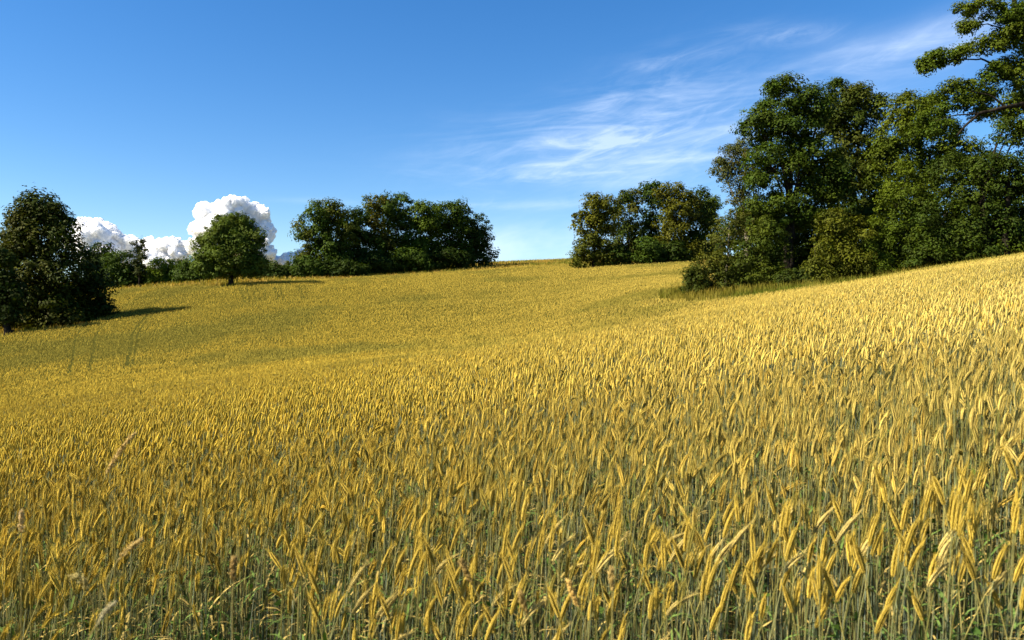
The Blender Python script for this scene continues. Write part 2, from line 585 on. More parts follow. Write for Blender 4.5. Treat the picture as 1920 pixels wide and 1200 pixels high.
def spindles(P, h, prm, L, bag, ec, scol, rings, k, wid, awns, nstem, sk=3, hs=1.0, leaf=False):
    N = len(P)
    phi, lean, th0, th1 = prm
    stem, tht, ear, the = centreline(P, h, phi, lean, th0, th1, L, max(nstem, 1), rings)
    if nstem:
        _, B, Nn = frames(phi[:, None], tht)
        rad = np.linspace(.0021, .0014, nstem + 1)[None] * np.ones((N, 1)) * hs
        v, f = tube(stem, B, Nn, rad, sk)
        bag.add(v, f, scol)
    u = np.linspace(0, 1, rings + 1)
    prof = np.sin(np.clip(u * .93 + .05, 0, 1) * math.pi) ** .5
    zig = 1 + (.22 if rings > 6 else .12) * np.where(np.arange(rings + 1) % 2 == 0, 1, -1)
    rad = (wid * prof * zig)[None] * RNG.uniform(.85, 1.15, (N, 1))
    rad[:, -1] = wid * .12
    _, B, Nn = frames(phi[:, None], the)
    v, f = tube(ear, B, Nn, rad, k)
    cc = ec[:, None, :] * RNG.uniform(.80, 1.18, (N, v.shape[1], 1))
    bag.add(v, f, cc)
    for a in range(awns):
        i = RNG.integers(rings // 4, rings + 1, N)
        ar = np.arange(N)
        p = ear[ar, i]
        T, Bq, Nq = frames(phi, the[ar, i])
        an = RNG.uniform(0, 2 * math.pi, N)[:, None]
        rd = np.cos(an) * Bq + np.sin(an) * Nq
        b = p + rd * wid * .7
        tip = b + (T * .93 + rd * .42) * RNG.uniform(.02, .045, (N, 1)) * hs
        sd = np.cross(T, rd) * .0009 * hs
        bag.add(np.stack([b + sd, b - sd, tip], 1), np.array([[0, 1, 2]]), ec * .9 + np.array([.06, .045, .01]))
    if leaf:
        base = stem[:, -2] if nstem > 1 else P
        ph = RNG.uniform(0, 2 * math.pi, N)
        d = np.stack([np.cos(ph), np.sin(ph), RNG.uniform(-.5, .9, N)], -1)
        sd = np.stack([-np.sin(ph), np.cos(ph), 0 * ph], -1) * .005
        p1 = base + d * .07
        p2 = base + d * .14 - np.array([0, 0, .05])
        lc = np.where(RNG.random((N, 1)) < .6, np.array([.34, .26, .08]), np.array([.11, .17, .04])) * RNG.uniform(.7, 1.2, (N, 1))
        bag.add(np.stack([base, p1 + sd, p1 - sd, p2], 1), np.array([[0, 1, 2], [1, 3, 2]]), lc)


def scatter(y0, y1, dens, wide=.80, extra=1.6):
    """even scatter over the fan in front of the camera"""
    d = 1 / math.sqrt(dens)
    hw = wide * y1 + extra
    gx_, gy_ = np.meshgrid(np.arange(-hw, hw, d), np.arange(y0, y1, d))
    x = (gx_ + (np.arange(gx_.shape[0])[:, None] % 2) * d * .5 + RNG.uniform(-.55, .55, gx_.shape) * d).ravel()
    y = (gy_ + RNG.uniform(-.55, .55, gx_.shape) * d).ravel()
    k = (np.abs(x) < wide * y + extra) & (y > .5)
    x, y = x[k], y[k]
    k = field(x, y)
    return x[k], y[k]


def tramlines(x, y):
    """1 in the wheel tracks and thin sowing gaps on the far slope, fading in from the valley"""
    px = 960 + F * x / y
    d = np.full(len(x), 9.0)
    # wheel tracks run up the slope and swing to the right
    for c, w in ((240, .14), (250, .10), (170, .11), (133, .11)):
        sc_ = (c - 960) / F + .040 * sm(66, 97, y) + .004 * np.sin(y * .12)
        d = np.minimum(d, np.abs(x - sc_ * y) / w)
    m = sm(1.5, .6, d) * sm(40, 50, y) * (1 - sm(82, 95, y))
    d2 = np.full(len(x), 9.0)
    for c, w in ((457, .28), (468, .16), (478, .16), (488, .16), (497, .14), (521, .26), (530, .14), (567, .26), (576, .14)):
        sc_ = (c - 960) / F - .004 * sm(92, 108, y)
        d2 = np.minimum(d2, np.abs(x - sc_ * y) / w)
    m2 = sm(1.5, .5, d2) * sm(88, 93, y) * (1 - sm(104, 110, y)) * .6
    return np.clip(m + m2, 0, 1)


m_wheat = plant_mat('ripening_wheat', .07, .8, 0.0)
m_wheat1 = plant_mat('ripening_wheat_front', .07, .7, .03, .12)
bag = Bag()

# --- the front rows: positions first, the nearest 300 become stalks of their own
x, y = scatter(1.35, 5.2, 340, .72, .9)
near = np.argsort(y + .12 * np.abs(x))
vis = near[np.abs(x[near] / y[near]) < .66]
solo = vis[:300]
rest = np.setdiff1d(np.arange(len(x)), solo)
solo_x, solo_y = x[solo].copy(), y[solo].copy()
rx_, ry_ = x[rest], y[rest]
n = len(rest)
hh = crop_h(ry_) * np.clip(RNG.normal(.92, .085, n), .6, 1.06)
P = np.stack([rx_, ry_, soil(rx_, ry_)], -1)
detailed(P, hh, stalk_params(n), RNG.uniform(.045, .092, n), bag, bag, bag, ear_colour(rx_, ry_, n), stem_colour(n), 14, .92)

# --- five to sixty metres
for (y0, y1, dens, rings, k, wid, awns, nst, hs, leaf) in ((5.2, 9, 350, 12, 6, .0070, 7, 4, 1.0, True), (9, 15, 350, 8, 4, .0075, 4, 3, 1.1, True),
                                                 (15, 26, 240, 5, 4, .0085, 2, 1, 1.6, False)):
    x, y = scatter(y0, y1, dens)
    n = len(x)
    hh = crop_h(y) * np.clip(RNG.normal(.93, .07, n), .65, 1.06)
    P = np.stack([x, y, soil(x, y)], -1)
    if y0 > 8:
        cut = hh * .45
        P[:, 2] += cut
        hh = hh - cut
    spindles(P, hh, stalk_params(n), RNG.uniform(.054, .092, n), bag, ear_colour(x, y, n), stem_colour(n), rings, k, wid, awns, nst, 3, hs, leaf)
for (y0, y1, dens, wid, L0, L1) in ((26, 40, 75, .012, .10, .15), (40, 64, 46, .017, .11, .17), (64, 100, 26, .024, .13, .22), (100, 160, 17, .032, .15, .26)):
    x, y = scatter(y0, y1, dens, .80 if y0 < 60 else .74)
    keep = RNG.random(len(x)) > tramlines(x, y) * .95
    x, y = x[keep], y[keep]
    n = len(x)
    top = crop_top(x, y) + EYE
    P = np.stack([x, y, top - RNG.uniform(.16, .32, n)], -1)
    spindles(P, np.full(n, .10), stalk_params(n), RNG.uniform(L0, L1, n), bag, ear_colour(x, y, n), stem_colour(n), 2, 3, wid, 0, 0)

# --- sheet for stems and leaves between the ears, shade painted into its dark colour
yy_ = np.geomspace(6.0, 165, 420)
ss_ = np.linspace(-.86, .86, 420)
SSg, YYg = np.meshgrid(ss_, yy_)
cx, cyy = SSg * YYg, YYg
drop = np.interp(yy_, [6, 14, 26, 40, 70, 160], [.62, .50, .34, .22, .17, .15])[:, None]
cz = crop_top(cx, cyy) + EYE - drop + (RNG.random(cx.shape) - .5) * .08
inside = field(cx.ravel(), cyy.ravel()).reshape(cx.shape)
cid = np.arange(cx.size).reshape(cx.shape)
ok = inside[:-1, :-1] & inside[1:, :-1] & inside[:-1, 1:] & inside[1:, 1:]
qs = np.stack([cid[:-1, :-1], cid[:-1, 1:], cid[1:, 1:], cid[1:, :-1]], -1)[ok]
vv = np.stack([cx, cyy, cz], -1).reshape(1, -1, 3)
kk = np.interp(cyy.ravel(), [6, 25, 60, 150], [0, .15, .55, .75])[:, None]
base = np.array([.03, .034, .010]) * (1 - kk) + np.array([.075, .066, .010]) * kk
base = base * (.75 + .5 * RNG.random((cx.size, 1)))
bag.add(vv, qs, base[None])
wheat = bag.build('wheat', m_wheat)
tag(wheat, kind='stuff')
print('wheat verts', bag.n)

# --- the three hundred nearest stalks, each a thing of its own: stem, ear, leaf
KINDS = [  # azimuth of the lean, th0, th1, words
    (0.15, .10, .22, 'ripening wheat stalk with upright golden ear at the near edge of the field'),
    (0.0, .30, .45, 'ripening wheat stalk at the near edge, its golden ear leaning to the right'),
    (3.0, .28, .42, 'ripening wheat stalk at the near edge, its ear leaning to the left'),
    (0.3, .60, 1.3, 'wheat stalk at the near edge, heavy ear nodding over to the right'),
    (-1.4, .2, .35, 'wheat stalk at the near edge with its ear tipped towards the viewer'),
    (1.5, .18, .40, 'ripening wheat stalk at the near edge, its ear tipped away over the field'),
    (0.5, .20, .45, 'wheat stalk at the near edge with a slim olive green ear, still unripe'),
    (-.2, .5, .68, 'wheat stalk at the near edge with a long pale ear slanting to the right')]
protos = []
for ki, (ph, t0, t1, lab) in enumerate(KINDS):
    for rep in range(2):
        eb, sb, lb = Bag(), Bag(), (Bag(), Bag())
        ec = [G_GOLD, G_GOLD * .9, G_GOLD * .85, G_PALE * .95, G_GOLD, G_GOLD * 1.05, G_OLIVE, G_PALE][ki][None] * .95
        Ln = np.array([[.078, .086, .076, .088, .08, .072, .068, .094][ki] * (1 + .1 * rep)])
        detailed(np.zeros((1, 3)), np.array([1.06 + .05 * rep]), (np.array([ph + .2 * rep]), np.array([.03]), np.array([t0]), np.array([t1])), Ln, eb, sb, lb, ec,
                 stem_colour(1), 16, .95 if ki != 6 else .75)
        protos.append((ki, lab, eb.build('ear', m_wheat1), sb.build('stem', m_wheat1), lb[0].build('leaf', m_wheat1), lb[1].build('leaf', m_wheat1)))
used = set()
pick = RNG.choice(8, p=[.24, .24, .15, .05, .10, .08, .07, .07], size=len(solo_x))
for k in range(len(solo_x)):
    pi_ = int(pick[k]) * 2 + k % 2
    ki, lab, *parts_ = protos[pi_]
    t = empty('wheat_stalk', (float(solo_x[k]), float(solo_y[k]), soil1(solo_x[k], solo_y[k])), lab, 'wheat', 'wheat stalks along the near edge of the field')
    t.rotation_euler = (0, 0, float(RNG.uniform(-.35, .35)))
    sc = float(RNG.normal(.91, .05))
    t.scale = (1, 1, sc)
    for o in parts_:
        c = o if pi_ not in used else o.copy()
        if pi_ in used:
            COL.objects.link(c)
        c.parent = t
    used.add(pi_)
for pi_, (ki, lab, *parts_) in enumerate(protos):
    if pi_ not in used:
        for o in parts_:
            bpy.data.objects.remove(o)


# ------------------------------------------------------------------ trees
m_leaf = plant_mat('tree_leaves', .22, .65, .06)
m_bark = noise_mat('bark', [(.010, .008, .006), (.022, .018, .013), (.045, .037, .027)], 6, 8, .05, .95, (1, 1, .25))
m_bark_pale = noise_mat('pale_bark', [(.10, .085, .06), (.20, .17, .12), (.28, .24, .17)], 5, 8, .03, .95, (1, 1, .3))


def unit(n):
    v = RNG.normal(size=(n, 3))
    return v / np.linalg.norm(v, axis=1, keepdims=True)


def limb(bag, p0, p1, r0, r1, m=7, wob=.08, sag=0.0):
    p0, p1 = np.asarray(p0, float), np.asarray(p1, float)
    L = np.linalg.norm(p1 - p0)
    t = np.linspace(0, 1, m)
    pts = p0 + (p1 - p0) * t[:, None]
    w = np.cumsum(RNG.normal(0, 1, (m, 3)), 0) * L * wob / m
    w -= t[:, None] * w[-1]
    pts = pts + w
    pts[:, 2] += sag * np.sin(t * math.pi) * L
    d = np.gradient(pts, axis=0)
    d /= np.linalg.norm(d, axis=1, keepdims=True)
    ref = np.where(np.abs(d[:, 2:3]) > .9, np.array([1.0, 0, 0]), np.array([0, 0, 1.0]))
    b = np.cross(d, ref)
    b /= np.linalg.norm(b, axis=1, keepdims=True)
    nn = np.cross(d, b)
    rad = (r0 + (r1 - r0) * t ** .8)[None]
    v, f = tube(pts[None], b[None], nn[None], rad, 8 if r0 > .1 else 5)
    bag.add(v, f, np.full((1, 3), .05))
    return pts


def leaves(bag, C, rc, n, ls, col, up=.5, out_from=None, flat=.75, jit=.27, lobe_dir=None):
    """clumps: C (k, 3) centres, rc (k,) radii, n leaves in each"""
    k = len(C)
    d = unit(k * n).reshape(k, n, 3)
    rr = RNG.random((k, n, 1)) ** .33
    off = d * rr * rc[:, None, None]
    off[..., 2] *= flat
    p = C[:, None] + off
    nv = d * .75 + np.array([0, 0, up]) + RNG.normal(0, jit, (k, n, 3))
    if lobe_dir is not None:
        nv = nv + lobe_dir[:, None] * .55
    nv /= np.linalg.norm(nv, axis=-1, keepdims=True)
    t = np.cross(nv, unit(k * n).reshape(k, n, 3))
    t /= np.linalg.norm(t, axis=-1, keepdims=True) + 1e-9
    s = np.cross(nv, t)
    l = ls * RNG.uniform(.65, 1.3, (k, n, 1))
    tip = p + t * l - np.array([0, 0, .22]) * l
    v = np.stack([p - t * l * .8, p + s * l * .55 + nv * l * .12, tip, p - s * l * .55 + nv * l * .12], 2).reshape(k * n, 4, 3)
    cc = np.repeat(col, n, 0) * RNG.uniform(.78, 1.25, (k * n, 1)) + RNG.normal(0, .002, (k * n, 3))
    bag.add(v, np.array([[0, 1, 2, 3]]), np.clip(cc, .004, 1))


def tree(name, label, px, depth, blobs, col, ls, clump, nleaf, cover=1.0, col2=None, trunk=.3, cat='tree', group=None, limbs=None, pale=False,
         thick=.85, lobes=9, lobe_r=.45, base_px=None, sparse=False, trunk_top=.6, n_stems=1, flat=.75, extra_limbs=26, up=.5, skirt=True, spokes=True, grow=1.0):
    """blobs: (px, py, rx, ry[, dy]) crown masses as seen from the road, in rows and columns; dy moves one back (m)"""
    W = depth / F
    bx, by = ((base_px or px) - 960) * W, depth
    bz = soil1(bx, by) - .05
    root = empty(name, (bx, by, bz), label, cat, group)
    org = np.array([bx, by, bz])
    cb, tb = Bag(), Bag()
    cents, allc, allr, alld = [], [], [], []
    blobs = [(b[0], b[1], b[2] * grow, b[3] * grow) + tuple(b[4:]) for b in blobs]
    if skirt:          # foliage hanging to the ground
        gy_ = 600 - (bz - EYE) / W
        low = max(b[1] + b[3] for b in blobs)
        wid_ = float(np.mean([b[2] for b in blobs]))
        x0_, x1_ = min(b[0] - b[2] for b in blobs), max(b[0] + b[2] for b in blobs)
        nb = max(1, int(round((x1_ - x0_) / (wid_ * 1.5))))
        rise = max(gy_ - low, 0) * .5 + wid_ * .55
        blobs = list(blobs) + [(x0_ + (x1_ - x0_) * (i + .5) / nb, gy_ - rise * .75, (x1_ - x0_) / nb * .62, rise) for i in range(nb)]
    for bl in blobs:
        cx_, cy_, rx, ry = bl[:4]
        dy = bl[4] if len(bl) > 4 else 0
        c = np.array([(cx_ - 960) * W, depth + dy, (600 - cy_) * W + EYE]) - org
        rad = np.array([rx * W, rx * W * thick, ry * W])
        cents.append((c, rad))
        # lobes over the surface of the mass
        nl = max(5, int(lobes * (1 if rx * W > 1.5 else .6)))
        g = (np.arange(nl) + RNG.random()) * 2.399963
        zz = 1 - (np.arange(nl) + .5) * (1.92 / nl)
        q_ = np.sqrt(np.clip(1 - zz * zz, 0, 1))
        dirs = np.stack([q_ * np.cos(g), q_ * np.sin(g), zz], -1) + RNG.normal(0, .12, (nl, 3))
        for d in dirs:
            lr = lobe_r * RNG.uniform(.75, 1.2)
            lc = c + d * rad * (1 - lr * .75) * RNG.uniform(.9, 1.04)
            lrad = rad.min() * lr * np.array([1.1, 1.1, .85]) * (rad / rad.mean()) ** .5
            rc = clump * RNG.uniform(.7, 1.25)
            area = 4 * math.pi * (lrad.mean()) ** 2
            nc = max(5, int(cover * area * .8 / (math.pi * rc * rc) * 1.7))
            u = unit(nc)
            u[:, 2] = np.where(u[:, 2] < -.6, -u[:, 2], u[:, 2])
            rr = RNG.uniform(.72, 1.06, (nc, 1))
            allc.append(lc + u * lrad * rr)
            allr.append(np.full(nc, rc) * RNG.uniform(.6, 1.25, nc))
            alld.append(u)
        # inner fill and a few stray sprays outside the outline
        ni = int(cover * 4 * math.pi * rad.mean() ** 2 / (math.pi * clump * clump) * .45)
        u = unit(ni)
        allc.append(c + u * rad * RNG.uniform(.35, .85, (ni, 1)))
        allr.append(np.full(ni, clump * 1.0))
        alld.append(u * .4)
        ns = int(ni * .09) + 2
        u = unit(ns)
        u[:, 2] = np.abs(u[:, 2]) * .8
        allc.append(c + u * rad * RNG.uniform(.98, 1.08, (ns, 1)))
        allr.append(np.full(ns, clump * .45))
        alld.append(u)
    C, Rr, D = np.concatenate(allc), np.concatenate(allr), np.concatenate(alld)
    keep = C[:, 2] > .15
    C, Rr, D = C[keep], Rr[keep], D[keep]
    k = len(C)
    cols = np.array(col)[None] * RNG.uniform(.78, 1.25, (k, 1))
    if col2 is not None:
        mixn = np.clip((fbm(C[:, 0] * .45 + px, C[:, 2] * .45 + C[:, 1] * .3, 2) - .42) * 5, 0, 1)[:, None]
        cols = cols * (1 - mixn) + np.array(col2)[None] * mixn * RNG.uniform(.8, 1.2, (k, 1))
    leaves(cb, C, Rr, int(nleaf * 2.2), ls * .67, cols * np.array([.88, .86, .42]), lobe_dir=D, flat=flat, up=up)
    # trunk and limbs
    cm = np.mean([c for c, _ in cents], 0)
    top = max(c[2] for c, _ in cents)
    for s_ in range(n_stems):
        o0 = np.array([RNG.normal(0, .5), RNG.normal(0, .5), 0]) if n_stems > 1 else np.zeros(3)
        tp = np.array([cm[0] * .7, cm[1] * .7, top * trunk_top]) + o0 * 1.5
        pts = limb(tb, o0 - np.array([0, 0, .2]), tp, trunk, trunk * .35, 10, .06)
        if s_ == 0:
            main = pts
    limb(tb, (0, 0, -.25), (0, 0, trunk * 1.6), trunk * 1.5, trunk * .95, 4, 0)
    for c, rad in (cents if spokes else []):
        a = main[min(len(main) - 1, 4 + int(RNG.integers(0, 5)))]
        limb(tb, a, c, trunk * .38, trunk * .12, 7, .12)
    sel = RNG.choice(k, min(k, extra_limbs), replace=False)
    for i in sel:
        c, rad = cents[int(np.argmin([np.linalg.norm(C[i] - cc) for cc, _ in cents]))]
        a = c + RNG.normal(0, .2, 3) * rad
        limb(tb, a, C[i], trunk * .13, trunk * .03, 5, .15)
    for (pp, r0, r1) in (limbs or []):
        pts = [np.array([(a - 960) * W, depth + dd, (600 - b) * W + EYE]) - org for a, b, dd in pp]
        rs = np.linspace(r0, r1, len(pts))
        for q0, q1, ra, rb in zip(pts[:-1], pts[1:], rs[:-1], rs[1:]):
            limb(tb, q0, q1, ra, rb, 6, .07)
    tb.build('trunk', m_bark_pale if pale else m_bark, parent=root, smooth=True)
    cb.build('crown', m_leaf, parent=root)
    return root


DARK, MID, LIGHT, YEL, GREY, OAK = (.030, .050, .010), (.045, .075, .014), (.075, .115, .016), (.092, .096, .015), (.072, .085, .040), (.055, .080, .015)

# --- left: the big lime with its darker neighbours at the field's edge
tree('lime_tree', 'tallest dark lime tree at the left end of the field, shading the crop beside it', 85, 86,
     [(66, 392, 32, 34), (92, 410, 30, 34), (44, 420, 30, 34), (118, 425, 24, 28), (28, 458, 34, 36), (75, 455, 46, 44), (125, 470, 26, 40), (14, 500, 34, 38), (60, 510, 52, 50), (105, 520, 48, 50), (40, 560, 46, 44), (92, 570, 60, 40)],
     (.036, .050, .010), .30, 1.15, 20, 1.0, (.060, .066, .012), .5)
tree('shade_tree', 'dark round tree tucked against the right side of the tall lime tree', 165, 90,
     [(160, 510, 38, 52), (178, 548, 30, 44), (140, 565, 42, 34)], (.026, .040, .009), .30, 1.1, 18, 1.0, None, .3)
tree('edge_tree', 'dark low tree cut by the left edge of the picture', 18, 80,
     [(-5, 500, 34, 44), (8, 548, 30, 36), (-40, 545, 40, 54), (6, 585, 30, 26)], (.030, .044, .009), .28, 1.0, 18, 1.0, None, .42, skirt=False)
# --- hedge trees behind the left slope
H = 'trees in the hedge row behind the left slope'
HB = [(222, 500, 34, 38, 132, MID, 'green hedge tree standing directly right of the dark shade tree'),
      (302, 505, 24, 26, 133, LIGHT, 'light green narrow hedge tree right of the thin spindly tree'),
      (335, 512, 24, 24, 136, DARK, 'low dark hedge tree just left of the round field tree'),
      (362, 500, 24, 26, 130, MID, 'hedge tree half hidden by the left side of the round field tree'),
      (515, 508, 22, 17, 131, DARK, 'low dark tree in the hedge right of the round field tree'),
      (488, 504, 20, 20, 134, MID, 'hedge tree half hidden by the right side of the round field tree'),
      (545, 512, 20, 16, 138, MID, 'small bushy tree in the hedge at the left foot of the long grove'),
      (190, 480, 26, 30, 138, DARK, 'dark hedge tree rising just above the shade tree'),
      (255, 515, 26, 22, 134, DARK, 'low dark hedge tree below the thin spindly tree')]
for i, (px, py, rx, ry, dp, c, lab) in enumerate(HB):
    tree('hedge_tree', lab, px, dp, [(px, py, rx, ry), (px + rx * .3, py + ry * .6, rx * .9, ry * .7), (px - rx * .5, py + ry * .5, rx * .7, ry * .7)], c, .34, 1.2, 13, .9, None, .22, 'tree', H, extra_limbs=8)
tree('spindly_tree', 'thin spindly tree with sparse leaves rising above the hedge row on the left', 262, 130,
     [(260, 462, 13, 16), (268, 478, 13, 14), (258, 492, 11, 12), (263, 508, 12, 14)], (.035, .045, .016), .26, .55, 9, .62, None, .16, 'tree', None, lobes=6, trunk_top=1.0, skirt=False)
tree('field_tree', 'round freestanding green tree with short bare trunk in front of the white cloud', 433, 112,
     [(432, 440, 44, 40), (402, 462, 38, 36), (464, 455, 34, 40), (432, 480, 68, 32), (416, 424, 24, 26), (452, 422, 26, 26), (430, 500, 58, 18), (390, 492, 30, 22), (472, 492, 28, 22), (420, 510, 34, 12), (400, 508, 26, 12), (466, 508, 28, 12),],
     (.076, .112, .026), .26, .85, 20, 1.15, (.092, .126, .030), .42, trunk_top=.75, up=.6, skirt=False)

# --- the long grove in the middle
GV = 'trees of the long grove on the crest left of the gap'
for (px, dp, bl, c, c2, lab) in (
        (608, 136, [(612, 405, 36, 32), (590, 440, 38, 36), (625, 445, 40, 40), (600, 480, 46, 26)], MID, (.070, .080, .016), 'leftmost tall tree of the long grove, its top olive brown'),
        (655, 142, [(655, 420, 26, 36), (660, 460, 34, 36), (650, 490, 34, 22)], DARK, None, 'dark tree right beside the leftmost tall tree of the long grove'),
        (705, 145, [(705, 400, 34, 34), (695, 440, 38, 34), (712, 470, 34, 30)], MID, (.078, .076, .016), 'tree of the long grove with brownish top just left of its highest dome'),
        (742, 150, [(740, 392, 32, 32), (748, 430, 36, 40), (740, 468, 36, 28)], (.042, .072, .020), None, 'highest domed tree of the long grove, bluish green'),
        (792, 150, [(785, 408, 36, 34), (800, 440, 38, 36), (780, 465, 34, 26), (810, 410, 26, 30)], (.064, .098, .016), None, 'light green tree in the middle right of the long grove'),
        (840, 153, [(842, 410, 28, 32), (850, 440, 36, 34), (838, 466, 36, 22), (860, 402, 22, 26)], MID, (.05, .07, .016), 'dark leafy tree next to the right end tree of the long grove'),
        (888, 157, [(888, 432, 28, 32), (898, 452, 24, 24), (878, 465, 30, 20)], (.038, .060, .018), None, 'round tree at the right end of the long grove, overhanging the gap')):
    tree('grove_tree', lab, px, dp, bl, c, .36, 1.15, 15, .95, c2, .34, 'tree', GV, extra_limbs=12, grow=1.12)
for (px, py, rx, ry, dp, c, lab) in ((575, 500, 26, 20, 131, MID, 'green bush at the left foot of the long grove'), (640, 502, 36, 16, 132, DARK, 'low dark bush under the leftmost trees of the long grove'),
                                (700, 492, 34, 18, 138, DARK, 'low dark bush under the highest dome of the long grove'), (762, 482, 36, 20, 142, MID, 'bush under the light green tree of the long grove'),
                                (830, 478, 40, 14, 148, DARK, 'low dark bush under the right end of the long grove')):
    tree('bush', lab, px, dp, [(px, py, rx, ry), (px + rx * .5, py + 4, rx * .7, ry * .8)], c, .34, 1.0, 13, .9, None, .1, 'bush', 'bushes under the long grove', extra_limbs=4, trunk_top=.5)

# --- the grove right of the gap
GR = 'trees of the yellowish grove right of the gap'
for (px, dp, bl, c, c2, lab) in (
        (1112, 130, [(1118, 394, 34, 34), (1108, 430, 34, 38), (1112, 465, 32, 24), (1135, 415, 26, 40)], YEL, (.070, .080, .015), 'yellowish lime tree at the left end of the grove right of the gap'),
        (1180, 138, [(1180, 375, 22, 24), (1168, 410, 32, 36), (1175, 450, 34, 34)], (.036, .058, .013), (.08, .082, .016), 'dark green tree with small olive top, second in the grove right of the gap'),
        (1222, 142, [(1222, 360, 24, 26), (1225, 400, 34, 40), (1215, 450, 36, 34)], (.038, .066, .018), None, 'tallest deep green tree in the middle of the grove right of the gap'),
        (1264, 134, [(1262, 368, 36, 28), (1275, 395, 38, 34), (1262, 430, 30, 28), (1258, 455, 30, 24)], YEL, (.085, .088, .016), 'broad yellow topped tree in the grove right of the gap'),
        (1305, 136, [(1308, 385, 26, 32), (1305, 425, 30, 36), (1298, 455, 28, 22)], (.034, .052, .012), None, 'dark tree at the right part of the grove right of the gap'),
        (1338, 140, [(1325, 400, 20, 36), (1332, 430, 22, 30), (1338, 390, 14, 24)], (.060, .090, .018), None, 'pale slender tree closing the right end of the grove behind the big wood')):
    tree('yellow_grove_tree' if c == YEL else 'grove_tree', lab, px, dp, bl, c, .32, 1.05, 16, .95, c2, .34, 'tree', GR, extra_limbs=10, grow=1.08)
for (px, py, rx, ry, dp, c, lab) in ((1215, 462, 26, 18, 129, MID, 'rounded green bush at the foot of the tallest tree right of the gap'), (1160, 474, 26, 14, 130, DARK, 'dark bush under the second tree right of the gap'),
                                (1260, 468, 30, 14, 131, DARK, 'dark bush under the broad yellow topped tree')):
    tree('bush', lab, px, dp, [(px, py, rx, ry)], c, .32, .95, 13, .9, None, .1, 'bush', 'bushes under the grove right of the gap', extra_limbs=4, trunk_top=.5)
tree('distant_tree', 'tiny distant treetop showing over the crest in the gap', 1068, 260, [(1062, 492, 7, 4), (1070, 490, 7, 5)], MID, .5, .8, 10, .9, None, .2, extra_limbs=4)
tree('distant_tree', 'small distant bush touching the left foot of the yellowish lime tree', 1090, 200, [(1092, 488, 7, 8)], (.04, .07, .025), .4, .8, 10, .9, None, .15, extra_limbs=4)

# --- the big wood on the right
BW = 'trees of the big wood on the right'
tree('oak_tree', 'tall dark green oak at the left front of the big wood', 1478, 56,
     [(1470, 178, 42, 40), (1430, 235, 44, 40), (1520, 200, 44, 44), (1475, 250, 60, 44), (1445, 320, 62, 50), (1525, 300, 60, 55), (1440, 400, 52, 44), (1520, 390, 56, 52), (1560, 350, 40, 44)],
     (.040, .068, .012), .155, .62, 34, .95, (.058, .084, .014), .30, 'tree', BW, extra_limbs=60,
     limbs=[([(1478, 540, 0), (1476, 470, 0), (1482, 400, 0), (1470, 300, 0)], .30, .16), ([(1482, 400, 0), (1505, 330, 0), (1530, 240, 0)], .2, .07), ([(1470, 300, 0), (1440, 260, 0), (1400, 225, 0)], .12, .04)], skirt=False)
tree('oak_tree', 'tall oak behind the front oak of the big wood, its crown top level with it', 1600, 62,
     [(1585, 190, 48, 42), (1625, 205, 38, 46), (1560, 230, 44, 44), (1610, 260, 50, 50), (1590, 330, 60, 55), (1630, 310, 42, 48), (1600, 400, 60, 50)],
     (.038, .060, .012), .165, .68, 30, .95, (.075, .090, .024), .40, 'tree', BW, extra_limbs=50)
tree('willow_tree', 'pale grey green airy tree leaning out at the left of the big wood', 1400, 60,
     [(1372, 300, 34, 36), (1398, 285, 32, 34), (1380, 340, 36, 30), (1415, 320, 34, 44), (1354, 318, 18, 26), (1395, 380, 36, 34), (1410, 420, 36, 34)], GREY, .12, .50, 20, .85, (.085, .080, .030), .22, 'tree', BW, extra_limbs=70, pale=True, lobes=11, trunk_top=.75, skirt=False)
tree('young_tree', 'thin loose leaved young tree above the bush at the left tip of the wood', 1356, 54,
     [(1365, 425, 30, 26), (1350, 455, 28, 26), (1385, 410, 22, 24), (1392, 445, 24, 30)], (.075, .085, .022), .11, .42, 15, .60, None, .09, 'tree', BW, extra_limbs=50, pale=True, trunk_top=.95, skirt=False)
tree('bush', 'rounded dark bush at the left tip of the big wood beside the grass strip', 1330, 52,
     [(1318, 505, 28, 30), (1350, 500, 30, 36), (1300, 517, 18, 20), (1380, 500, 30, 34)], (.046, .060, .014), .12, .48, 22, 1.0, (.075, .082, .016), .08, 'bush', None, extra_limbs=12, trunk_top=.6)
tree('bush', 'tall leafy bush in front of the trunk foot of the tall dark green oak', 1420, 52,
     [(1415, 470, 36, 44), (1435, 440, 34, 40), (1410, 510, 36, 24), (1440, 510, 28, 24), (1462, 480, 22, 40)], (.042, .064, .013), .12, .5, 24, 1.0, (.065, .085, .014), .1, 'bush', None, extra_limbs=12, trunk_top=.6)
tree('bush', 'low bush in front of the oak trunk, between tall leafy bush and maple shrub', 1500, 50,
     [(1480, 518, 26, 15), (1515, 515, 24, 14)], (.036, .052, .012), .12, .42, 20, .9, None, .06, 'bush', None, extra_limbs=8, trunk_top=.5)
tree('maple_shrub', 'broad olive tinted maple shrub right of the dark trunks in the big wood', 1570, 50,
     [(1560, 470, 44, 36), (1590, 440, 44, 40), (1540, 500, 30, 20), (1600, 490, 50, 26), (1560, 420, 34, 34)], (.052, .066, .014), .13, .5, 24, 1.0, (.085, .095, .016), .12, 'bush', None, extra_limbs=14, trunk_top=.7, n_stems=3)
tree('ash_tree', 'bright green feathery ash sapling in the middle of the big wood', 1690, 50,
     [(1700, 330, 34, 44), (1680, 380, 40, 44), (1720, 370, 36, 50), (1665, 430, 36, 40), (1700, 440, 44, 44), (1640, 470, 34, 34)], (.082, .112, .014), .11, .48, 24, .95, (.062, .092, .014), .13, 'tree', BW, extra_limbs=24, n_stems=2)
